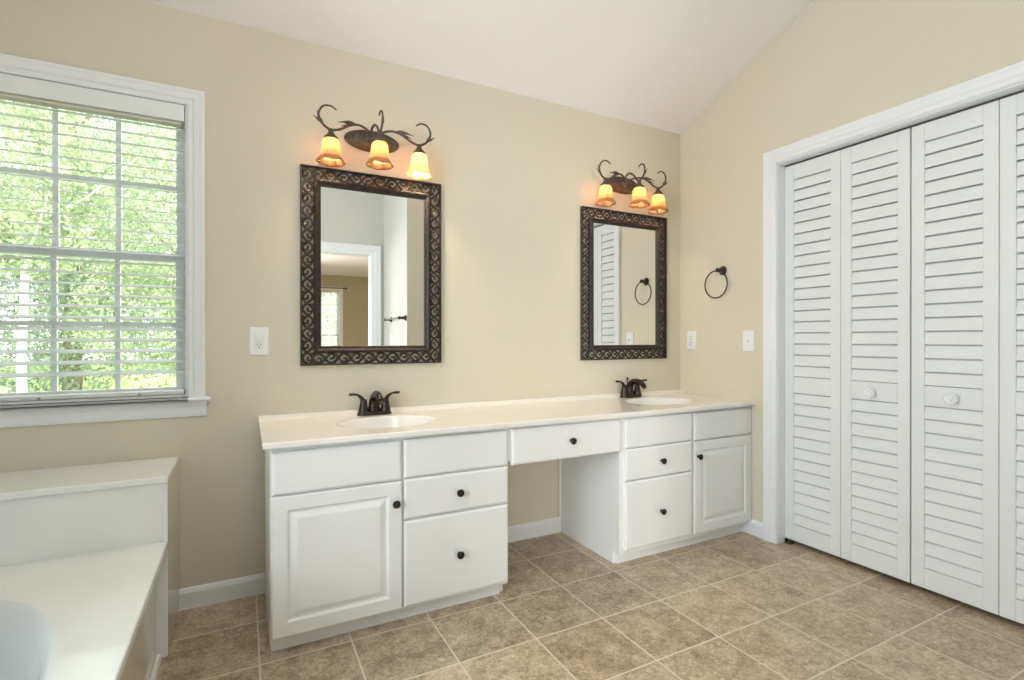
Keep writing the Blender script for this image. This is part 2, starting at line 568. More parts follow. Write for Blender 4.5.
# closet interior
bm = BM()
box(bm, 3.16, 3.22, -2.02, -0.58, -0.1, 2.5)
box(bm, XR + 0.12, 3.16, -0.64, -0.58, -0.1, 2.5)
box(bm, XR + 0.12, 3.16, -2.02, -1.96, -0.1, 2.5)
box(bm, XR + 0.12, 3.22, -2.02, -0.58, 2.4, 2.5)
box(bm, XR + 0.22, 3.16, -1.96, -0.64, -0.1, -0.002)
struct(obj('wall_closet', bm, M['wall']))
# closet casing + jambs
bm = BM()
rect_sweep(bm, 0.698, 1.907, 0, 2.066, CAS, YZr(XR), 'u')
struct(obj('trim_2', bm, M['trim'], smooth=False))
bm = BM()
box(bm, XR, XR + 0.119, OY0 - 0.012, OY0 - 0.0005, 0, OZ - 0.0005)
box(bm, XR, XR + 0.119, OY1 + 0.0005, OY1 + 0.010, 0, OZ - 0.0005)
box(bm, XR, XR + 0.119, OY1 + 0.010, OY0 - 0.012, OZ - 0.012, OZ - 0.0005)
struct(obj('trim_3', bm, M['trim']))
bm = BM()
box(bm, XR + 0.064, XR + 0.092, OY1 + 0.012, OY0 - 0.014, OZ - 0.022, OZ - 0.013)
struct(obj('trim_4', bm, M['steel']))

# baseboards
BBP = [(0, 0), (0, 0.012), (0.066, 0.012), (0.074, 0.009), (0.082, 0.005), (0.086, 0.0)]
def baseboard(name, fn, a0, a1):
    bm = BM()
    prism(bm, [(d, h) for h, d in BBP], lambda d, h, a: fn(a, h, d), a0, a1)
    return struct(obj(name, bm, M['trim']))
baseboard('baseboard_back', XZ(-0.0003), -0.2845, 0.0345)
baseboard('baseboard_kneehole', XZ(-0.0003), 0.985, 1.5745)
baseboard('baseboard_right', YZr(XR - 0.0003), 0.476, 0.6265)
baseboard('baseboard_partition', XZb(YP + 0.0003), XH + 0.02, XR - 0.002)
baseboard('baseboard_hall', YZr(XH - 0.0003), -YP + 0.002, -YH - 0.03)
baseboard('baseboard_front', XZb(YH + 0.0003), XL + 0.002, DX0 - 0.095)
baseboard('baseboard_left', YZl(XL + 0.0003), 2.17, -YH - 0.02)

# bedroom seen in the mirror
BY = -8.40
bm = BM(); box(bm, -1.2, 3.6, BY - 0.1, YH - 0.12, -0.1, 0.0); struct(obj('floor_bedroom', bm, M['carpet']))
BW0, BW1, BB0, BB1 = 0.74, 1.690, 0.62, 2.11
bm = BM()
box(bm, -1.2, BW0, BY - 0.1, BY, 0, 2.40); box(bm, BW1, 3.6, BY - 0.1, BY, 0, 2.40)
box(bm, BW0, BW1, BY - 0.1, BY, 0, BB0); box(bm, BW0, BW1, BY - 0.1, BY, BB1, 2.40)
struct(obj('wall_bedroom_far', bm, M['bedwall']))
bm = BM(); box(bm, 3.5, 3.6, BY, YH - 0.12, 0, 2.40); struct(obj('wall_bedroom_right', bm, M['bedwall']))
bm = BM(); box(bm, -1.3, -1.2, BY, YH - 0.12, 0, 2.40); struct(obj('wall_bedroom_left', bm, M['bedwall']))
bm = BM(); box(bm, -1.3, 3.6, BY - 0.1, YH - 0.12, 2.40, 2.5); struct(obj('ceiling_bedroom', bm, M['ceil']))
bm = BM(); box(bm, XH + 0.10, 3.6, YH - 0.122, YH - 0.12, 0, 2.40); struct(obj('wall_bedroom_near', bm, M['bedwall']))

# ------------------------------------------------------------------ windows
def window(name, fn, a0, a1, b0, b1, cols, parts_mat, depth=0.12, stool=True, detailed=True):
    """fn(a, b, d): d grows INTO the room; negative d lies in the wall"""
    w = bpy.data.objects.new(name, None); COL.objects.link(w); struct(w)
    bm = BM()
    rect_sweep(bm, a0 + 0.005, a1 - 0.005, b0, b1 - 0.005, [(o * 0.9, d) for o, d in CAS], fn, 'u')
    struct(obj('casing', bm, parts_mat, w))
    bm = BM()
    def fb(A0, A1, B0, B1, D0, D1):
        prism(bm, [(A0, B0), (A1, B0), (A1, B1), (A0, B1)], fn, D0, D1)
    fb(a0, a0 + 0.012, b0, b1, -depth, 0); fb(a1 - 0.012, a1, b0, b1, -depth, 0); fb(a0 + .012, a1 - .012, b1 - 0.012, b1, -depth, 0)
    struct(obj('jamb', bm, parts_mat, w))
    if stool:
        bm = BM()
        prism(bm, [(-depth, b0 - 0.014), (0.036, b0 - 0.014), (0.042, b0 - 0.008), (0.042, b0 - 0.004), (0.036, b0 + 0.003), (-depth, b0 + 0.003)],
              lambda d, b, a: fn(a, b, d), a0 + 0.001, a1 - 0.001)
        prism(bm, [(0.0005, b0 - 0.014), (0.036, b0 - 0.014), (0.042, b0 - 0.008), (0.042, b0 - 0.004), (0.036, b0 + 0.003), (0.0005, b0 + 0.003)],
              lambda d, b, a: fn(a, b, d), a0 - 0.078, a1 + 0.078)
        fb(a0 + 0.013, a1 - 0.013, b0 + 0.0031, b0 + 0.0128, -0.060, -0.003)
        struct(obj('sill', bm, parts_mat, w))
        bm = BM()
        prism(bm, [(0.0005, b0 - 0.078), (0.008, b0 - 0.078), (0.012, b0 - 0.066), (0.013, b0 - 0.040), (0.020, b0 - 0.026), (0.022, b0 - 0.0145), (0.0005, b0 - 0.0145)],
              lambda d, b, a: fn(a, b, d), a0 - 0.062, a1 + 0.062)
        struct(obj('apron', bm, parts_mat, w))
    mid = b0 + 0.582 * (1.0 if b1 - b0 > 1.1 else 0.9)
    # sashes
    for lo, hi, d in ((b0 + 0.004, mid + 0.018, -0.078), (mid - 0.018, b1 - 0.012, -0.104)):
        bm = BM()
        s0, s1 = a0 + 0.012, a1 - 0.012
        st = 0.040
        def sb(A0, A1, B0, B1, t=0.024): prism(bm, [(A0, B0), (A1, B0), (A1, B1), (A0, B1)], fn, d - t / 2, d + t / 2)
        sb(s0, s0 + st, lo, hi); sb(s1 - st, s1, lo, hi)
        sb(s0 + st, s1 - st, lo, lo + 0.036); sb(s0 + st, s1 - st, hi - 0.034, hi)
        g0, g1 = s0 + st, s1 - st
        sh = struct(obj('sash', bm, M['sash'], w))
        bm = BM()
        for k in range(1, cols):
            a = g0 + (g1 - g0) * k / cols
            sb(a - 0.009, a + 0.009, lo + 0.036, hi - 0.034, 0.018)
        c = (lo + hi) / 2
        sb(g0, g1, c - 0.009, c + 0.009, 0.0178)
        struct(obj('muntin', bm, M['sash'], sh))
        bm = BM(); sb(g0, g1, lo + 0.036, hi - 0.034, 0.003)
        struct(obj('pane', bm, M['glass'], sh))
    return w
window('window_1', XZ(0), WX0, WX1, WZ0, WZ1, 4, M['trim'])
window('window_2_added', YZl(XL), -SY0, -SY1, SZ0, SZ1, 4, M['trim'])  # unseen window, added to go with the side fill light
window('window_3', XZb(BY), BW0, BW1, BB0, BB1, 3, M['trim'], depth=0.10)

# ------------------------------------------------------------------ wooden blind in the window
bl = thing('window_blind', 'white slatted blind hanging inside the large window above the tub', 'blind', (WX0 / 2 + WX1 / 2, 0.03, WZ1))
bx0, bx1 = WX0 + 0.017, WX1 - 0.015
bm = BM()
box(bm, bx0, bx1, -0.006, 0.004, 2.010, 2.076, 0.002)
box(bm, bx0, bx0 + 0.010, 0.004, 0.03, 2.010, 2.076); box(bm, bx1 - 0.010, bx1, 0.004, 0.03, 2.010, 2.076)
obj('valance', bm, M['blind'], bl)
bm = BM(); box(bm, bx0 + 0.012, bx1 - 0.012, 0.010, 0.056, 2.000, 2.045, 0.003); obj('headrail', bm, M['headrail'], bl)
bm = BM()
SP = 0.0437
zt = 1.985
ns = 24
for i in range(ns):
    z = zt - i * SP
    a = math.radians(12)
    c, s = math.cos(a), math.sin(a)
    hw, th = 0.025, 0.0018
    for sgn in (0,):
        prism(bm, [(-hw, -th), (hw, -th), (hw, th), (0, th + 0.0012), (-hw, th)],
              lambda p, q, x: (x, 0.034 + p * c - q * s, z + p * s + q * c), bx0 + 0.004, bx1 - 0.004)
obj('slats', bm, M['slat'], bl)
bm = BM(); box(bm, bx0 + 0.003, bx1 - 0.003, 0.001, 0.052, 0.8860, 0.9030, 0.003); obj('bottom_rail', bm, M['blind'], bl)
for x in (-0.415, -0.722, -1.020):
    bm = BM()
    for y in (0.0095, 0.0585): tube(bm, [(x, y, 0.90), (x, y, 2.0)], 0.0008, 5)
    obj('ladder_cord', bm, M['headrail'], bl)
    bm = BM(); box(bm, x - 0.005, x + 0.005, -0.0024, 0.0009, 0.889, 0.897, 0.001); obj('cord_plug', bm, M['grey'], bl)

bb_ = thing('window_blind', 'white slatted blind on the bedroom window, seen in the left mirror', 'blind', (1.2, BY, 2.08))
bm = BM(); box(bm, BW0 + 0.016, BW1 - 0.016, BY - 0.045, BY - 0.005, 2.05, 2.095, 0.003); obj('headrail', bm, M['headrail'], bb_)
bm = BM()
for i in range(34):
    z = 2.035 - i * 0.041
    prism(bm, [(-0.022, -0.001), (0.022, -0.001), (0.022, 0.001), (-0.022, 0.001)], lambda p, q, x: (x, BY - 0.025 - p, z + q + p * 0.25), BW0 + 0.018, BW1 - 0.018)
obj('slats', bm, M['blind'], bb_)
bm = BM(); box(bm, BW0 + 0.018, BW1 - 0.018, BY - 0.045, BY - 0.008, 0.636, 0.655, 0.003); obj('bottom_rail', bm, M['blind'], bb_)

# ------------------------------------------------------------------ outside: lawn and trees
bm = BM(); box(bm, -30, 20, 0.6, 40, -0.62, -0.5); gr = obj('lawn', bm, M['grass']); struct(gr)
def leaf_cloud(blobs, n, size, seed):
    rnd = random.Random(seed)
    vs, fs = [], []
    tot = sum(b[3] * b[4] * b[5] for b in blobs)
    for cx, cy, cz, rx, ry, rz in blobs:
        for _ in range(int(n * rx * ry * rz / tot)):
            while True:
                p = Vector((rnd.uniform(-1, 1), rnd.uniform(-1, 1), rnd.uniform(-1, 1)))
                l = p.length
                if 0.25 < l < 1 and rnd.random() < l * l: break
            p = Vector((cx + p.x * rx, cy + p.y * ry, cz + p.z * rz))
            d = Vector((rnd.gauss(0, 1), rnd.gauss(0, 1), rnd.gauss(0, 1) - 0.3)).normalized()
            e = d.cross(Vector((rnd.gauss(0, 1), rnd.gauss(0, 1), rnd.gauss(0, 1)))).normalized()
            nn = d.cross(e)
            s = size * rnd.uniform(0.6, 1.4)
            i = len(vs)
            vs += [p, p + d * s * 0.45 + e * s * 0.28 + nn * s * 0.06, p + d * s, p + d * s * 0.45 - e * s * 0.28 + nn * s * 0.06]
            fs.append((i, i + 1, i + 2, i + 3))
    return vs, fs
def tree(name, label, x, y, trunk_r, trunk_h, blobs, n, size, leaf, bark, seed, group=None):
    t = thing(name, label, 'tree' if 'tree' in name else 'shrub', (x, y, -0.5), group)
    if trunk_h:
        bm = BM()
        rnd = random.Random(seed)
        P = [(x + rnd.uniform(-.05, .05) * (k > 0), y, -0.5 + trunk_h * k / 6) for k in range(7)]
        tube(bm, spline(P, 4), [trunk_r * (1 - 0.6 * i / 24) for i in range(25)], 10)
        for k in range(6):
            a = rnd.uniform(0, 2 * PI); h = -0.5 + trunk_h * rnd.uniform(0.5, 0.95); L_ = rnd.uniform(0.6, 1.2)
            tube(bm, [(x, y, h), (x + math.cos(a) * L_ * .5, y + math.sin(a) * L_ * .5, h + .35 * L_), (x + math.cos(a) * L_, y + math.sin(a) * L_, h + .9 * L_)],
                 [trunk_r * .35, trunk_r * .22, trunk_r * .08], 6)
        obj('trunk', bm, bark, t, smooth=True)
    vs, fs = leaf_cloud(blobs, n, size, seed)
    me = bpy.data.meshes.new('foliage')
    me.from_pydata([v - Vector((x, y, -0.5)) for v in vs], [], fs)
    me.materials.append(leaf)
    o = bpy.data.objects.new('foliage', me); COL.objects.link(o); o.parent = t
    return t
tree('pale_tree', 'pale-trunked tree standing outside at the left of the window view', -2.20, 5.0, 0.055, 4.0,
     [(-2.5, 5.1, 3.1, 0.95, 0.7, 1.2), (-2.1, 5.0, 2.2, .5, .5, .4)], 15000, 0.055, M['leaf_a'], M['palebark'], 3)
tree('leafy_tree', 'bright green leafy tree outside at the right of the window view', -0.75, 7.0, 0.10, 4.5,
     [(-0.8, 7.0, 3.1, 1.4, 1.0, 1.6), (-1.4, 6.9, 1.5, 0.9, .7, .9), (-0.4, 6.8, 1.2, 0.8, .6, .9)], 22000, 0.06, M['leaf_a'], M['bark'], 4)
tree('tall_tree', 'tall mid-green tree further back in the middle of the window view', -2.9, 9.8, 0.16, 6.5,
     [(-2.6, 9.8, 4.0, 2.2, 1.5, 2.3), (-3.8, 9.6, 1.9, 1.4, 1.2, 1.9), (-2.2, 9.7, 1.2, 1.3, 1.0, 1.6)], 26000, 0.085, M['leaf_b'], M['bark'], 5)
tree('dark_tree', 'large shady tree filling the far background of the window view', -1.2, 13.6, 0.2, 7.5,
     [(-1.0, 13.6, 3.4, 3.2, 1.6, 3.8), (-4.8, 13.6, 3.4, 3.0, 1.6, 3.8)], 26000, 0.12, M['leaf_b'], M['bark'], 6)
tree('leafy_shrub', 'yellow-green sunlit shrub low outside the right half of the window', -0.85, 4.3, 0, 0,
     [(-0.95, 4.3, 0.15, 0.5, .5, .62), (-0.4, 4.5, 0.1, .6, .5, .62)], 7000, 0.05, M['leaf_c'], M['bark'], 7)
tree('low_shrub', 'low pale green shrub outside under the left half of the window', -2.1, 3.9, 0, 0,
     [(-2.25, 3.9, 0.1, 0.55, .5, .62), (-1.85, 3.8, 0.0, .38, .4, .6)], 6000, 0.05, M['leaf_c'], M['bark'], 8)
tree('garden_tree', 'green tree seen through the bedroom window in the left mirror', 1.1, -12.0, 0.12, 3.4,
     [(1.0, -12, 2.2, 1.8, 1.2, 2.2)], 6000, 0.14, M['leaf_a'], M['bark'], 9)

# ------------------------------------------------------------------ vanity cabinets
YF = -0.527          # face frame front
YD = -0.545          # door and drawer front faces
ZTOP = 0.7365        # underside of worktop
def slab_front(bm, x0, x1, z0, z1):
    rect_sweep(bm, x0, x1, z0, z1, [(0, 0), (0, 0.011), (-0.002, 0.0145), (-0.006, 0.0165), (-0.010, 0.018), (-0.0101, 0.018)], XZ(YF), 'closed', True)
    rect_sweep(bm, x0, x1, z0, z1, [(0, 0)], XZ(YF), 'closed', True)
def panel_door(bm, x0, x1, z0, z1):
    rect_sweep(bm, x0, x1, z0, z1, [(0, 0), (0, 0.014), (-0.002, 0.017), (-0.005, 0.018), (-0.049, 0.018), (-0.053, 0.0155), (-0.056, 0.0115), (-0.062, 0.0105),
                                    (-0.068, 0.012), (-0.080, 0.0165), (-0.084, 0.0175), (-0.088, 0.0178)], XZ(YF), 'closed', True)
    rect_sweep(bm, x0, x1, z0, z1, [(0, 0)], XZ(YF), 'closed', True)
def knob(parent, x, z):
    bm = BM()
    lathe(bm, [(0.0, 0), (0.008, 0), (0.008, 0.002), (0.0055, 0.004), (0.0048, 0.011), (0.008, 0.014), (0.0145, 0.017), (0.0158, 0.020), (0.0145, 0.0235), (0.009, 0.0265), (0, 0.0275)],
          (x, YD - 0.0002, z), '-y', 20)
    return obj('knob', bm, M['bronze'], parent, smooth=True)
def carcass(t, x0, x1, toe0, toe1, divider, notch_left, rails):
    bm = BM()
    for a, b in ((x0, x0 + 0.014), (x1 - 0.014, x1)):
        prism(bm, [(-0.0015, 0), (-0.478, 0), (-0.478, 0.066), (YF + 0.0185, 0.066), (YF + 0.0185, ZTOP), (-0.0015, ZTOP)], lambda p, q, d: (d, p, q), a, b)
    box(bm, x0 + 0.014, x1 - 0.014, -0.50, -0.0015, 0.070, 0.086)
    box(bm, x0 + 0.014, x1 - 0.014, -0.012, -0.0015, 0.086, ZTOP)
    # face frame
    st = 0.030
    box(bm, x0, x0 + st, YF, YF + 0.018, 0.056, ZTOP, 0.001); box(bm, x1 - st, x1, YF, YF + 0.018, 0.056, ZTOP, 0.001)
    box(bm, divider - 0.02, divider + 0.02, YF, YF + 0.018, 0.056, ZTOP)
    for z0, z1 in rails:
        box(bm, x0 + st, x1 - st, YF + 0.0004, YF + 0.0176, z0, z1)
    body = obj('body', bm, M['cab'], t)
    bm = BM(); box(bm, toe0, toe1, -0.492, -0.478, 0.0, 0.066); obj('toe_board', bm, M['cab'], t)
    return body
RAILS = [(0.056, 0.085), (0.40, 0.425), (0.552, 0.585), (0.705, ZTOP)]
def front(t, name, x0, x1, z0, z1, k=None, panel=False):
    bm = BM()
    (panel_door if panel else slab_front)(bm, x0, x1, z0, z1)
    f = obj(name, bm, M['cab'], t)
    if k: knob(f, *k)
    return f
vl = thing('vanity_cabinet', 'white vanity cabinet under the left sink with raised-panel door on its left side', 'cabinet', (0.50, -0.27, 0))
carcass(vl, 0.035, 0.965, 0.040, 0.944, 0.501, False, RAILS)
front(vl, 'false_front', 0.038, 0.4965, 0.567, 0.718)
front(vl, 'door', 0.038, 0.4965, 0.068, 0.562, (0.4705, 0.481), True)
front(vl, 'false_front', 0.5055, 0.9605, 0.571, 0.721)
front(vl, 'drawer', 0.5055, 0.9605, 0.410, 0.566, (0.733, 0.488))
front(vl, 'drawer', 0.5055, 0.9605, 0.068, 0.403, (0.733, 0.236))
vr = thing('vanity_cabinet', 'white vanity cabinet under the right sink with raised-panel door against the right wall', 'cabinet', (2.05, -0.27, 0))
carcass(vr, 1.576, 2.5205, 1.5905, 2.5205, 2.0605, True, RAILS)
front(vr, 'false_front', 1.603, 2.0515, 0.577, 0.722)
front(vr, 'drawer', 1.603, 2.0515, 0.416, 0.5725, (1.834, 0.496))
front(vr, 'drawer', 1.603, 2.0515, 0.077, 0.412, (1.832, 0.240))
front(vr, 'false_front', 2.0695, 2.519, 0.573, 0.720)
front(vr, 'door', 2.0695, 2.519, 0.077, 0.568, (2.0915, 0.489), True)
bm = BM(); box(bm, 1.5625, 1.5755, -0.016, -0.0015, 0.087, ZTOP, 0.003); obj('scribe_strip', bm, M['cab'], vr)
kd = thing('knee_drawer', 'white wide shallow drawer unit spanning the open knee space between the vanity cabinets', 'drawer', (1.27, -0.3, 0.56))
bm = BM()
box(bm, 0.9655, 1.5755, YF, YF + 0.018, 0.712, ZTOP - 0.0005)
box(bm, 0.9655, 0.985, YF, YF + 0.018, 0.585, 0.712); box(bm, 1.555, 1.5755, YF, YF + 0.018, 0.585, 0.712)
obj('apron_rail', bm, M['cab'], kd)
bm = BM(); box(bm, 0.9655, 1.5755, -0.08, -0.065, 0.60, ZTOP - 0.0005); obj('back_rail', bm, M['cab'], kd)
bm = BM(); box(bm, 1.0, 1.54, YF + 0.002, -0.09, 0.59, 0.60); box(bm, 1.0, 1.012, YF + 0.002, -0.09, 0.60, 0.70); box(bm, 1.528, 1.54, YF + 0.002, -0.09, 0.60, 0.70); box(bm, 1.012, 1.528, -0.10, -0.09, 0.60, 0.70)
obj('drawer_box', bm, M['cab'], kd)
f = front(kd, 'drawer_front', 0.9795, 1.576, 0.5665, 0.7235, (1.2845, 0.648))

# worktop with two oval basins
S1, S2 = (0.505, -0.29, 0.217, 0.158), (2.062, -0.29, 0.215, 0.158)
ct = thing('vanity_worktop', 'long cream cultured marble vanity top with two oval white basins', 'countertop', (1.26, -0.28, 0.7365))
bm = BM()
cx0, cx1, cy0, cy1, czt, czb = 0.010, 2.5208, -0.565, -0.0006, 0.7575, 0.7370
plate_with_holes(bm, cx0 + 0.004, cx1, cy0 + 0.005, cy1, czt, [(*S1, 2.0), (*S2, 2.0)])
prism(bm, [(cy1, czt), (cy1, czb), (cy0, czb), (cy0, czt - 0.006), (cy0 + 0.0015, czt - 0.0018), (cy0 + 0.005, czt)], lambda a, b, d: (d, a, b), cx0 + 0.004, cx1)
# the plate replaces the prism's own top face: remove that face
for fc in [f_ for f_ in bm.faces if len(f_.verts) == 4 and abs(f_.calc_center_median().z - czt) < 1e-5]: bm.faces.remove(fc)
for fc in [f_ for f_ in bm.faces if len(f_.verts) == 4 and abs(f_.calc_center_median().z - czb) < 1e-5]: bm.faces.remove(fc)
prism(bm, [(cy1, czt - 0.0), (cy1, czb), (cy0, czb), (cy0, czt - 0.006), (cy0 + 0.005, czt)], lambda a, b, d: (d, a, b), cx0, cx0 + 0.004)
bmesh.ops.remove_doubles(bm, verts=bm.verts[:], dist=1e-5)
obj('top', bm, M['counter'], ct)
bm = BM()
prism(bm, [(-0.0006, czt + 0.0002), (-0.036, czt + 0.0001), (-0.028, czt + 0.0012), (-0.020, czt + 0.0045), (-0.012, czt + 0.0105), (-0.0075, czt + 0.0185), (-0.0055, czt + 0.0205), (-0.0006, czt + 0.0205)], lambda a, b, d: (d, a, b), cx0 + 0.001, cx1)
tag(obj('backsplash_lip', bm, M['counter'], smooth=True), 'low cream marble lip running along the wall behind the vanity top', 'backsplash')
for s in (S1, S2):
    bm = BM(); bowl(bm, *s, czt - 0.0002, 0.13)
    b = obj('basin', bm, M['basin'], ct, smooth=True, recalc=False)
    bm = BM(); lathe(bm, [(0, 0.001), (0.016, 0.004), (0.022, 0.003), (0.023, 0.0)], (s[0], s[1], czt - 0.13), 'z', 20)
    obj('drain', bm, M['bronze'], b, smooth=True)

# faucets
def faucet(x, label, rod):
    y, z = -0.060, 0.7577
    t = thing('faucet', label, 'faucet', (x, y, z), 'bronze centerset faucets')
    bm = BM()
    prof = []
    n = 40
    for h, g in ((0, 1.0), (0.010, 1.0), (0.016, 0.93), (0.018, 0.82)):
        prof.append([bm.verts.new((x + 0.079 * g * math.copysign(abs(math.cos(a)) ** 0.6, math.cos(a)), y + 0.029 * g * math.copysign(abs(math.sin(a)) ** 0.8, math.sin(a)), z + h))
                     for a in [2 * PI * j / n for j in range(n)]])
    for i in range(3):
        for j in range(n): bm.faces.new((prof[i][j], prof[i][(j + 1) % n], prof[i + 1][(j + 1) % n], prof[i + 1][j]))
    bm.faces.new(prof[-1]); bm.faces.new(prof[0][::-1])
    obj('base_plate', bm, M['bronze'], t, smooth=True)
    # spout: swelling body that arches forward
    bm = BM()
    P = [(x, y + 0.012, z + 0.014), (x, y + 0.014, z + 0.045), (x, y + 0.002, z + 0.078), (x, y - 0.036, z + 0.098), (x, y - 0.088, z + 0.094), (x, y - 0.118, z + 0.074)]
    S = spline(P, 6)
    R_ = [0.030, 0.025, 0.0205, 0.018, 0.0155, 0.0145]
    rs = []
    for i in range(len(S)):
        q = i / (len(S) - 1) * 5; k = min(4, int(q)); rs.append(R_[k] + (R_[k + 1] - R_[k]) * (q - k))
    tube(bm, S, rs, 16)
    sp = obj('spout', bm, M['bronze'], t, smooth=True)
    bm = BM(); tube(bm, [(x, y - 0.118, z + 0.074), (x, y - 0.125, z + 0.066)], 0.0115, 14); obj('aerator', bm, M['bronze'], sp, smooth=True)
    for sgn in (-1, 1):
        hx = x + sgn * 0.051
        bm = BM()
        lathe(bm, [(0.0, 0.014), (0.0245, 0.014), (0.024, 0.024), (0.0195, 0.040), (0.0165, 0.058), (0.0150, 0.068), (0.010, 0.075), (0, 0.077)], (hx, y, z), 'z', 20)
        S = spline([(hx, y, z + 0.060), (hx + sgn * 0.012, y - 0.001, z + 0.084), (hx + sgn * 0.034, y - 0.004, z + 0.098), (hx + sgn * 0.066, y - 0.008, z + 0.100)], 6)
        k = len(S)
        tube(bm, S, [0.0125 - 0.0055 * min(1, i / (k * 0.55)) + (0.0015 if i > k * .7 else 0) for i in range(k)], 12, flat=0.75, flat_axis=(0, 0, 1))
        obj('handle', bm, M['bronze'], t, smooth=True)
    bm = BM()
    tube(bm, [(x, y + 0.030, z + 0.012), (x, y + 0.031, z + rod)], 0.0028, 8)
    lathe(bm, [(0, rod - 0.002), (0.0055, rod + 0.001), (0.0062, rod + 0.007), (0.004, rod + 0.013), (0, rod + 0.014)], (x, y + 0.031, z), 'z', 12)
    obj('lift_rod', bm, M['bronze'], t, smooth=True)
    return t
faucet(0.500, 'dark bronze two-handle faucet behind the left basin', 0.066)
faucet(2.050, 'dark bronze two-handle faucet behind the right basin', 0.106)

# ------------------------------------------------------------------ mirrors
def make_mirror(x0, x1, z0, z1, label):
    t = thing('wall_mirror', label, 'mirror', ((x0 + x1) / 2, 0, z0), 'carved bronze framed mirrors')
    fw = 0.088                      # whole frame
    fn = XZ(-0.0008)
    ow, iw = 0.007, 0.032
    bm = BM()
    rect_sweep(bm, x0 + ow, x1 - ow, z0 + ow, z1 - ow, [(0, 0), (0, 0.021), (0.002, 0.024), (ow - 0.002, 0.024), (ow, 0.021), (ow, 0)], fn)
    obj('outer_rail', bm, M['frame'], t)
    bm = BM()
    rect_sweep(bm, x0 + fw, x1 - fw, z0 + fw, z1 - fw, [(0, 0.0), (0, 0.014), (0.004, 0.017), (0.008, 0.014), (0.012, 0.017), (0.020, 0.023), (0.026, 0.023), (0.031, 0.018), (iw, 0.018), (iw, 0)], fn)
    # rope beads along the inner rail
    for a0, b0, a1, b1 in ((x0 + fw - .023, z0 + fw - .023, x1 - fw + .023, z0 + fw - .023), (x0 + fw - .023, z1 - fw + .023, x1 - fw + .023, z1 - fw + .023),
                           (x0 + fw - .023, z0 + fw, x0 + fw - .023, z1 - fw), (x1 - fw + .023, z0 + fw, x1 - fw + .023, z1 - fw)):
        L_ = math.hypot(a1 - a0, b1 - b0); n = int(L_ / 0.0105)
        ux, uz = (a1 - a0) / L_, (b1 - b0) / L_
        for i in range(n):
            s = (i + .5) / n * L_
            p = (a0 + ux * s, b0 + uz * s)
            q = 0.0055
            tube(bm, [fn(p[0] - ux * .003 - uz * q, p[1] - uz * .003 + ux * q, .022), fn(p[0] , p[1], .0262), fn(p[0] + ux * .003 + uz * q, p[1] + uz * .003 - ux * q, .022)], [0.0022, 0.0034, 0.0022], 5)
    obj('inner_rail', bm, M['rope'], t)
    # openwork scroll band between the rails
    bm = BM()
    w = fw - ow - iw + 0.004
    c = ow + (fw - ow - iw) / 2
    def run(ax, az, bx, bz, seed):
        L_ = math.hypot(bx - ax, bz - az)
        ux, uz = (bx - ax) / L_, (bz - az) / L_
        n = max(2, round(L_ / 0.056)); h = L_ / n
        def P(s, tt, d=0.008): return fn(ax + ux * s - uz * tt, az + uz * s + ux * tt, d)
        fl = dict(flat=0.9, flat_axis=(0, 1, 0))
        tube(bm, [P(i / 8 * h, 0.42 * w * math.sin(PI * i / 8), 0.008) for i in range(n * 8 + 1)], 0.0058, 6, **fl)
        tube(bm, [P(i / 8 * h, -0.40 * w * math.sin(PI * i / 8 + 0.35), 0.006) for i in range(n * 8 + 1)], 0.0040, 6, **fl)
        for i in range(n):
            sg = 1 if i % 2 == 0 else -1
            cs = (i + 0.5) * h
            sp = []
            for k in range(13):
                a = (0.30 + k / 12 * 1.45) * PI
                r = 0.27 * w * (1.0 - 0.5 * k / 12)
                sp.append(P(cs + r * math.cos(a) * 1.15, -sg * 0.14 * w - sg * r * math.sin(a), 0.008 + 0.003 * k / 12))
            tube(bm, sp, [0.0048 + 0.0012 * (k / 12) for k in range(13)], 6, **fl)
            b0 = Vector(P(cs + .46 * h - 0.006, -sg * 0.50 * w, 0.006)); b1 = Vector(P(cs + .30 * h, -sg * 0.05 * w, 0.010))
            tube(bm, [b0, b0.lerp(b1, .35), b0.lerp(b1, .7), b1], [0.0070, 0.0068, 0.0046, 0.001], 6, **fl)
    m_ = ow
    run(x0 + c, z0 + m_, x0 + c, z1 - m_, 1); run(x1 - c, z1 - m_, x1 - c, z0 + m_, 2)
    run(x0 + fw * .55, z1 - c, x1 - fw * .55, z1 - c, 3); run(x1 - fw * .55, z0 + c, x0 + fw * .55, z0 + c, 4)
    obj('scrollwork', bm, M['frame'], t, smooth=True)
    bm = BM()
    g = fw - 0.004
    rect_sweep(bm, x0 + g, x1 - g, z0 + g, z1 - g, [(0, 0.001), (0, 0.0103), (-0.006, 0.0105)], fn, 'closed', True)
    obj('glass', bm, M['mirror'], t)
    return t
mi = make_mirror(0.180, 0.846, 0.993, 1.901, 'rectangular mirror in openwork scroll frame above the left basin')
dup(mi, (2.0505, 0, 0.987), 'rectangular mirror in openwork scroll frame above the right basin, nearest the corner')

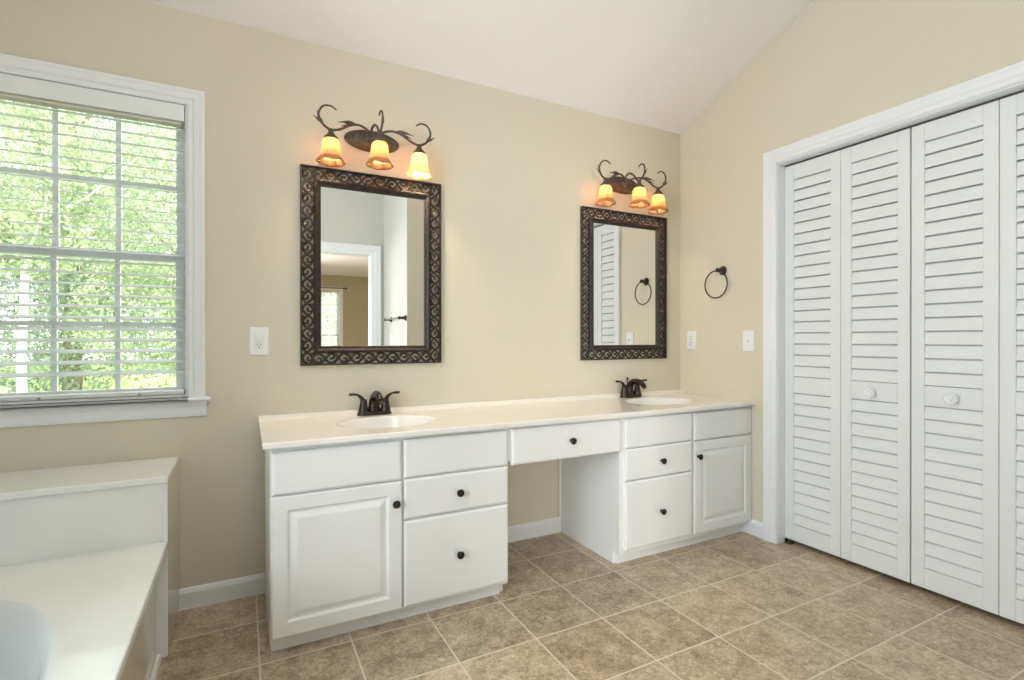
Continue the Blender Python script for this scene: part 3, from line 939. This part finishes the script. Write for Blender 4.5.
# ------------------------------------------------------------------ vine wall lights
def make_sconce(cx, label, hot=False):
    t = thing('vine_wall_light', label, 'light fixture', (cx, 0, 2.02), 'three-light vine fixtures')
    zp = 2.062
    bm = BM()
    lathe(bm, [(1.0, 0.0005), (1.0, 0.006), (0.95, 0.011), (0.86, 0.013), (0.80, 0.011), (0.74, 0.015), (0.4, 0.020), (0, 0.022)], (0, 0, 0), '-y', 48)
    for v in bm.verts: v.co = Vector((cx + v.co.x * 0.130, v.co.y, zp + v.co.z * 0.052))
    pl = obj('back_plate', bm, M['iron'], t, smooth=True)
    bm = BM(); lathe(bm, [(0.026, 0.018), (0.026, 0.026), (0.019, 0.036), (0.008, 0.042), (0, 0.043)], (cx, 0, zp + 0.006), '-y', 20); obj('hub', bm, M['iron'], pl, smooth=True)
    def leaf(bm, base, tip, side, r=0.008):
        b, e, s = Vector(base), Vector(tip), Vector(side)
        m_ = b.lerp(e, .45) + s
        tube(bm, spline([b, m_, e], 5), [r * k for k in (.25, .55, .85, 1, .98, .85, .7, .5, .35, .2, .05)], 6, flat=0.5, flat_axis=(0, 1, 0))
    arms = []
    for sg in (-1, 1):
        bm = BM()
        dy = -0.100
        P = [(cx + sg * 0.012, -0.034, zp + 0.012), (cx + sg * 0.036, -0.060, zp + 0.030), (cx + sg * 0.078, -0.082, zp + 0.036), (cx + sg * 0.120, -0.094, zp + 0.022),
             (cx + sg * 0.165, dy, zp - 0.006), (cx + sg * 0.205, dy, zp - 0.014), (cx + sg * 0.240, dy - 0.004, zp + 0.006), (cx + sg * 0.256, dy - 0.010, zp + 0.042),
             (cx + sg * 0.240, dy - 0.016, zp + 0.076), (cx + sg * 0.208, dy - 0.018, zp + 0.084), (cx + sg * 0.182, dy - 0.018, zp + 0.070)]
        S = spline(P, 6); k = len(S)
        tube(bm, S, [0.0056 - 0.0022 * max(0, (i / k - .55) / .45) for i in range(k)], 8)
        leaf(bm, (cx + sg * 0.090, -0.086, zp + 0.036), (cx + sg * 0.178, -0.104, zp + 0.022), (0, 0, 0.006), 0.0080)
        leaf(bm, (cx + sg * 0.112, -0.090, zp + 0.028), (cx + sg * 0.168, -0.088, zp + 0.034), (0, 0, 0.003), 0.0055)
        leaf(bm, (cx + sg * 0.118, -0.094, zp + 0.022), (cx + sg * 0.166, -0.110, zp + 0.004), (0, 0, 0.002), 0.0055)
        leaf(bm, (cx + sg * 0.238, dy - .006, zp + 0.008), (cx + sg * 0.280, dy - 0.012, zp + 0.034), (sg * 0.003, 0, 0), 0.0065)
        leaf(bm, (cx + sg * 0.236, dy - .004, zp + 0.004), (cx + sg * 0.262, dy - 0.006, zp + 0.060), (sg * 0.006, 0, 0), 0.0075)
        arms.append(obj('arm', bm, M['iron'], t, smooth=True))
    bm = BM()
    P = [(cx - 0.006, -0.034, zp + 0.014), (cx - 0.012, -0.052, zp + 0.040), (cx - 0.006, -0.078, zp + 0.052), (cx, -0.108, zp + 0.034), (cx, -0.140, zp - 0.004), (cx, -0.158, zp - 0.012),
         (cx + 0.002, -0.188, zp + 0.004), (cx + 0.002, -0.204, zp + 0.036), (cx + 0.002, -0.196, zp + 0.070), (cx + 0.000, -0.172, zp + 0.080), (cx - 0.002, -0.154, zp + 0.068)]
    S = spline(P, 6); k = len(S)
    tube(bm, S, [0.0056 - 0.0022 * max(0, (i / k - .55) / .45) for i in range(k)], 8)
    leaf(bm, (cx + .002, -0.192, zp + 0.012), (cx + .004, -0.220, zp + 0.042), (0, -0.004, 0), 0.0065)
    arms.append(obj('arm', bm, M['iron'], t, smooth=True))
    for k_i, (x, y) in enumerate(((cx - 0.203, -0.100), (cx, -0.158), (cx + 0.203, -0.100))):
        zt_ = zp - 0.012
        bm = BM()
        lathe(bm, [(0, 0.004), (0.007, 0.002), (0.012, -0.006), (0.010, -0.014), (0.015, -0.020), (0.020, -0.028), (0.029, -0.036), (0.0300, -0.046), (0.018, -0.046), (0.012, -0.038)], (x, y, zt_), 'z', 20)
        obj('fitter_cup', bm, M['iron'], t, smooth=True)
        bm = BM()
        prof = [(0.018, -0.042), (0.028, -0.045), (0.0355, -0.056), (0.0390, -0.077), (0.0412, -0.098), (0.0440, -0.116), (0.0465, -0.124), (0.0510, -0.133), (0.0570, -0.143), (0.0605, -0.149)]
        def ruf(r, h, a):
            k_ = max(0, (-h - 0.09) / 0.06)
            return r * (1 + 0.06 * k_ * math.cos(6 * a))
        lathe(bm, prof, (x, y, zt_), 'z', 48, ruffle=ruf)
        for v in bm.verts:
            h = zt_ - v.co.z
            if h > 0.12:
                a = math.atan2(v.co.y - y, v.co.x - x); v.co.z += 0.003 * (h - 0.12) / 0.03 * math.cos(6 * a)
        sh = obj('shade', bm, M['shade_hot' if hot and k_i == 2 else 'shade'], t, smooth=True)
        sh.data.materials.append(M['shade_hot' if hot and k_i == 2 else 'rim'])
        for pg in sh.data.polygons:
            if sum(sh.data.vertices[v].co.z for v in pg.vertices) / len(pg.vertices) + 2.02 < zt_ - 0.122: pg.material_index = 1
        sol = sh.modifiers.new('thickness', 'SOLIDIFY'); sol.thickness = 0.003; sol.offset = -1
        bm = BM(); lathe(bm, [(0.0, -0.048), (0.010, -0.049), (0.013, -0.054), (0.019, -0.066), (0.020, -0.076), (0.014, -0.087), (0, -0.092)], (x, y, zt_), 'z', 16)
        obj('bulb', bm, M['bulb_hot' if hot and k_i == 2 else 'bulb'], sh, smooth=True)
    return t
make_sconce(0.503, 'dark bronze vine light with three amber bell shades above the left mirror', True)
make_sconce(2.030, 'dark bronze vine light with three amber bell shades above the right mirror')

# ------------------------------------------------------------------ towel ring, towel bar, outlets, switches
def ring_flange(bm, fn, prof, n=20):
    pass
tr = thing('towel_ring', 'dark bronze towel ring on the right wall beside the closet', 'towel ring', (XR, -0.345, 1.525))
bm = BM(); lathe(bm, [(0, 0.0005), (0.027, 0.0005), (0.027, 0.006), (0.021, 0.010), (0.014, 0.018), (0.011, 0.032), (0.013, 0.040), (0.013, 0.052), (0.008, 0.057), (0, 0.058)], (XR, -0.345, 1.525), '-x', 24)
obj('post', bm, M['bronze'], tr, smooth=True)
bm = BM()
rx, ry_, rz_, rr = XR - 0.046, -0.330, 1.441, 0.082
tube(bm, [(rx, ry_ + rr * math.sin(2 * PI * i / 48), rz_ + rr * math.cos(2 * PI * i / 48)) for i in range(49)], 0.0042, 10, caps=False)
bmesh.ops.remove_doubles(bm, verts=bm.verts[:], dist=1e-5)
obj('ring', bm, M['bronze'], tr, smooth=True)

tb = thing('towel_bar', 'dark bronze towel bar on the pale hall wall, seen only in the left mirror', 'towel bar', (XH, -2.5, 1.31))
for y in (-2.20, -2.72):
    bm = BM(); lathe(bm, [(0, 0.0005), (0.028, 0.0005), (0.028, 0.006), (0.020, 0.011), (0.012, 0.022), (0.010, 0.050), (0.014, 0.058), (0.014, 0.072), (0.008, 0.078), (0, 0.079)], (XH, y, 1.31), '-x', 20)
    obj('post', bm, M['bronze'], tb, smooth=True)
bm = BM(); tube(bm, [(XH - 0.064, -2.17 - 0.03, 1.31), (XH - 0.064, -2.75, 1.31)], 0.008, 12); obj('bar', bm, M['rope'], tb, smooth=True)

def plate_obj(name, label, cat, fn, a, b, w, h, kind, group=None):
    p0 = fn(a, b, 0)
    t = thing(name, label, cat, p0, group)
    bm = BM()
    rect_sweep(bm, a - w / 2, a + w / 2, b - h / 2, b + h / 2, [(0, 0.0004), (0, 0.003), (-0.0015, 0.005), (-0.004, 0.006)], fn, 'closed', True)
    obj('cover_plate', bm, M['plate'], t)
    def bx(A, B, W, H, D0, D1, nm, mt, par=t, bev=0.0015):
        bm = BM()
        rect_sweep(bm, A - W / 2, A + W / 2, B - H / 2, B + H / 2, [(0, D0), (0, D1 - bev), (-bev, D1)], fn, 'closed', True)
        return obj(nm, bm, mt, par)
    if kind == 'duplex' or kind == 'gfci':
        if kind == 'gfci': r = bx(a, b, 0.034, 0.068, 0.0061, 0.0085, 'receptacle', M['plate_d'])
        for s in ((-1, 1) if kind == 'duplex' else (-1,)):
            if kind == 'duplex': r = bx(a, b + s * 0.020, 0.032, 0.029, 0.0061, 0.0085, 'receptacle', M['plate_d'])
            bm = BM()
            for q in (-1, 1):
                rect_sweep(bm, a + q * 0.0065 - 0.0014, a + q * 0.0065 + 0.0014, b + s * 0.020 + 0.002, b + s * 0.020 + 0.0085, [(0, 0.0086), (-0.0002, 0.0089)], fn, 'closed', True)
            pts = [fn(a + 0.0026 * math.cos(k), b + s * 0.020 - 0.007 + 0.0026 * math.sin(k), 0.0089) for k in [2 * PI * i / 10 for i in range(10)]]
            bm.faces.new([bm.verts.new(p) for p in pts])
            obj('slots', bm, M['dark'], r)
        if kind == 'gfci':
            bx(a, b + 0.017, 0.024, 0.026, 0.0086, 0.0100, 'switch_pad', M['plate'], r)
    elif kind == 'rocker':
        bx(a, b, 0.034, 0.068, 0.0061, 0.0090, 'rocker', M['plate_d'])
    else:
        bx(a, b, 0.012, 0.026, 0.0061, 0.0075, 'toggle_frame', M['plate_d'])
        bm = BM()
        prism(bm, [(0.0076, b - 0.004), (0.020, b + 0.006), (0.020, b + 0.012), (0.0076, b + 0.006)], lambda d, z, aa: fn(aa, z, d), a - 0.0045, a + 0.0045)
        obj('toggle', bm, M['plate'], t)
    for s in (-1, 1):
        bm = BM()
        c0 = [fn(a + 0.003 * math.cos(k), b + s * (h / 2 - 0.011), 0.0064) for k in ()]
        rect_sweep(bm, a - 0.0025, a + 0.0025, b + s * (h / 2 - 0.011) - 0.0025, b + s * (h / 2 - 0.011) + 0.0025, [(0, 0.0061), (-0.0006, 0.0070)], fn, 'closed', True)
        obj('screw', bm, M['plate_d'], t)
    return t
plate_obj('wall_outlet', 'white electrical outlet on the back wall left of the left mirror', 'outlet', XZ(0), 0.0133, 1.1045, 0.076, 0.122, 'gfci')
plate_obj('wall_outlet', 'white electrical outlet on the right wall close to the room corner', 'outlet', YZr(XR), 0.0985, 1.103, 0.074, 0.120, 'duplex')
plate_obj('light_switch', 'white toggle light switch on the right wall beside the closet casing', 'light switch', YZr(XR), 0.5225, 1.100, 0.076, 0.121, 'toggle')
plate_obj('light_switch', 'white light switch on the pale hall wall, seen only in the left mirror', 'light switch', YZr(XH), 2.72, 1.10, 0.072, 0.115, 'rocker')

# ------------------------------------------------------------------ louvered bifold closet doors
XD = XR + 0.060      # front face
def door_leaf(idx, a0, a1, knob_at=None):
    fn = YZr(XD)
    d = bpy.data.objects.new('door_%d' % idx, None); COL.objects.link(d); struct(d); d.location = (XD, -(a0 + a1) / 2, 0)
    zb, zt_ = 0.025, 2.050
    st = 0.049
    th = 0.029
    def bb(bm, A0, A1, B0, B1, D0=0.0, D1=-th):
        x0, x1 = sorted((XD - D0, XD - D1))
        box(bm, x0, x1, -A1, -A0, B0, B1, 0.0015, 1)
    bm = BM()
    bb(bm, a0, a0 + st, zb, zt_); bb(bm, a1 - st, a1, zb, zt_)
    ia, ib = a0 + st, a1 - st
    bb(bm, ia, ib, 1.972, zt_, -0.0006); bb(bm, ia, ib, 0.822, 0.9085, -0.0006); bb(bm, ia, ib, zb, 0.112, -0.0006)
    struct(obj('frame', bm, M['door'], d))
    for lo, hi, n in ((0.9085, 1.972, 18), (0.112, 0.822, 12)):
        bm = BM()
        sp = (hi - lo) / n
        for i in range(n):
            z = lo + i * sp
            # sloping blade: the lower edge stands forward, the upper edge is tucked behind the next blade
            tk = 0.004 if i < n - 1 else -0.0005
            P = [(-0.0035, z + 0.0030), (-0.0060, z + 0.0022), (-0.0110, z + 0.0030), (-0.0160, z + sp - 0.014), (-0.0215, z + sp + tk - 0.006), (-0.0215, z + sp + tk), (-0.0090, z + sp - 0.0060)]
            prism(bm, P, lambda dd, zz, a: fn(a, zz, dd), ia - 0.003, ib + 0.003)
        struct(obj('louvers', bm, M['door'], d))
    if knob_at:
        bm = BM()
        lathe(bm, [(0, 0.0), (0.013, 0.0), (0.011, 0.006), (0.011, 0.012), (0.021, 0.017), (0.0255, 0.022), (0.0250, 0.026), (0.0205, 0.029), (0.0165, 0.0255), (0.0105, 0.0245), (0.0085, 0.028), (0.0045, 0.0305), (0, 0.031)],
              fn(*knob_at, 0.0008), '-x', 28)
        struct(obj('door_knob', bm, M['knobw'], d, smooth=True))
    return d
d1 = door_leaf(1, 0.7030, 0.9985)
door_leaf(2, 1.0005, 1.2990, (1.1435, 0.8600))
door_leaf(3, 1.3045, 1.6025, (1.4577, 0.8635))
door_leaf(4, 1.6045, 1.9030)
bm = BM()
box(bm, XD - 0.010, XD + 0.026, -0.742, -0.706, 0.0005, 0.0045); box(bm, XD - 0.004, XD + 0.020, -0.708, -0.7045, 0.0045, 0.021)
lathe(bm, [(0.006, 0.004), (0.006, 0.0215)], (XD + 0.010, -0.725, 0.0), 'z', 10)
struct(obj('pivot_bracket', bm, M['steel'], d1))

# ------------------------------------------------------------------ bathtub
TX, TZ = -0.285, 0.402
tub = thing('bathtub', 'white garden tub with wide marble deck and ledge under the window', 'bathtub', (-0.82, -1.0, 0))
TB = (-0.80, -1.295, 0.400, 0.727, 2.2)
bm = BM()
ty0, ty1 = -2.15, -0.3255
tx0, tx1 = XL + 0.001, TX
plate_with_holes(bm, tx0, tx1 - 0.003, ty0, ty1, TZ, [TB], 72)
prism(bm, [(tx0, TZ), (tx0, TZ - 0.024), (tx1, TZ - 0.024), (tx1, TZ - 0.003), (tx1 - 0.003, TZ)], lambda a, b, d: (a, d, b), ty0, ty1)
for fc in [f_ for f_ in bm.faces if len(f_.verts) == 4 and (abs(f_.calc_center_median().z - TZ) < 1e-5 or abs(f_.calc_center_median().z - TZ + 0.024) < 1e-5)]: bm.faces.remove(fc)
bmesh.ops.remove_doubles(bm, verts=bm.verts[:], dist=1e-5)
obj('deck', bm, M['tub'], tub)
bm = BM()
bowl(bm, *TB[:4], TZ - 0.0002, 0.38, TB[4], 72, [(1.0, 0), (0.992, -0.004), (0.98, -0.014), (0.965, -0.035), (0.94, -0.10), (0.90, -0.30), (0.86, -0.60), (0.81, -0.85), (0.72, -0.96), (0.5, -1.0)])
obj('basin', bm, M['tubbasin'], tub, smooth=True, recalc=False)
sk = TX - 0.034
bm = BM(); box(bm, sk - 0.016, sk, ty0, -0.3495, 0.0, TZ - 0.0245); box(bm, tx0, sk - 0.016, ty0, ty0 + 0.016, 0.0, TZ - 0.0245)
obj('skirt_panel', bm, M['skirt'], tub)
bm = BM(); box(bm, TX - 0.040, TX, -0.350, -0.3385, 0.0, TZ - 0.0245, 0.0015); box(bm, TX - 0.015, TX + 0.0005, -0.350, -0.3385, TZ + 0.0004, 0.6085, 0.0015)
bmesh.ops.remove_doubles(bm, verts=bm.verts[:], dist=1e-5)
obj('batten', bm, M['trim'], tub)
bm = BM(); box(bm, sk + 0.0003, sk + 0.014, ty0, -0.3505, 0.0, 0.016, 0.002); obj('base_strip', bm, M['tub'], tub)
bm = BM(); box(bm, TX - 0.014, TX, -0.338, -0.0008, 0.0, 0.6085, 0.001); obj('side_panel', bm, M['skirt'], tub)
bm = BM(); box(bm, tx0, TX - 0.0155, -0.340, -0.326, TZ + 0.0003, 0.6085); obj('splash_panel', bm, M['tub'], tub)
bm = BM(); box(bm, tx0, TX + 0.002, -0.350, -0.0008, 0.609, 0.632, 0.004); obj('ledge', bm, M['tub'], tub)

# curtain rod in the bedroom, seen in the left mirror
cr = thing('curtain_rod', 'thin bronze curtain rod over the bedroom window, seen in the left mirror', 'curtain rod', (1.2, BY, 2.14))
bm = BM(); tube(bm, [(0.58, BY + 0.07, 2.14), (1.78, BY + 0.07, 2.14)], 0.010, 10); lathe(bm, [(0, 0), (0.02, 0.01), (0.022, 0.03), (0, 0.045)], (1.78, BY + 0.07, 2.14), 'x', 14)
obj('rod', bm, M['iron'], cr, smooth=True)
for x in (0.66, 1.73):
    bm = BM(); tube(bm, [(x, BY + 0.0235, 2.14), (x, BY + 0.07, 2.14)], 0.008, 8); obj('bracket', bm, M['iron'], cr, smooth=True)
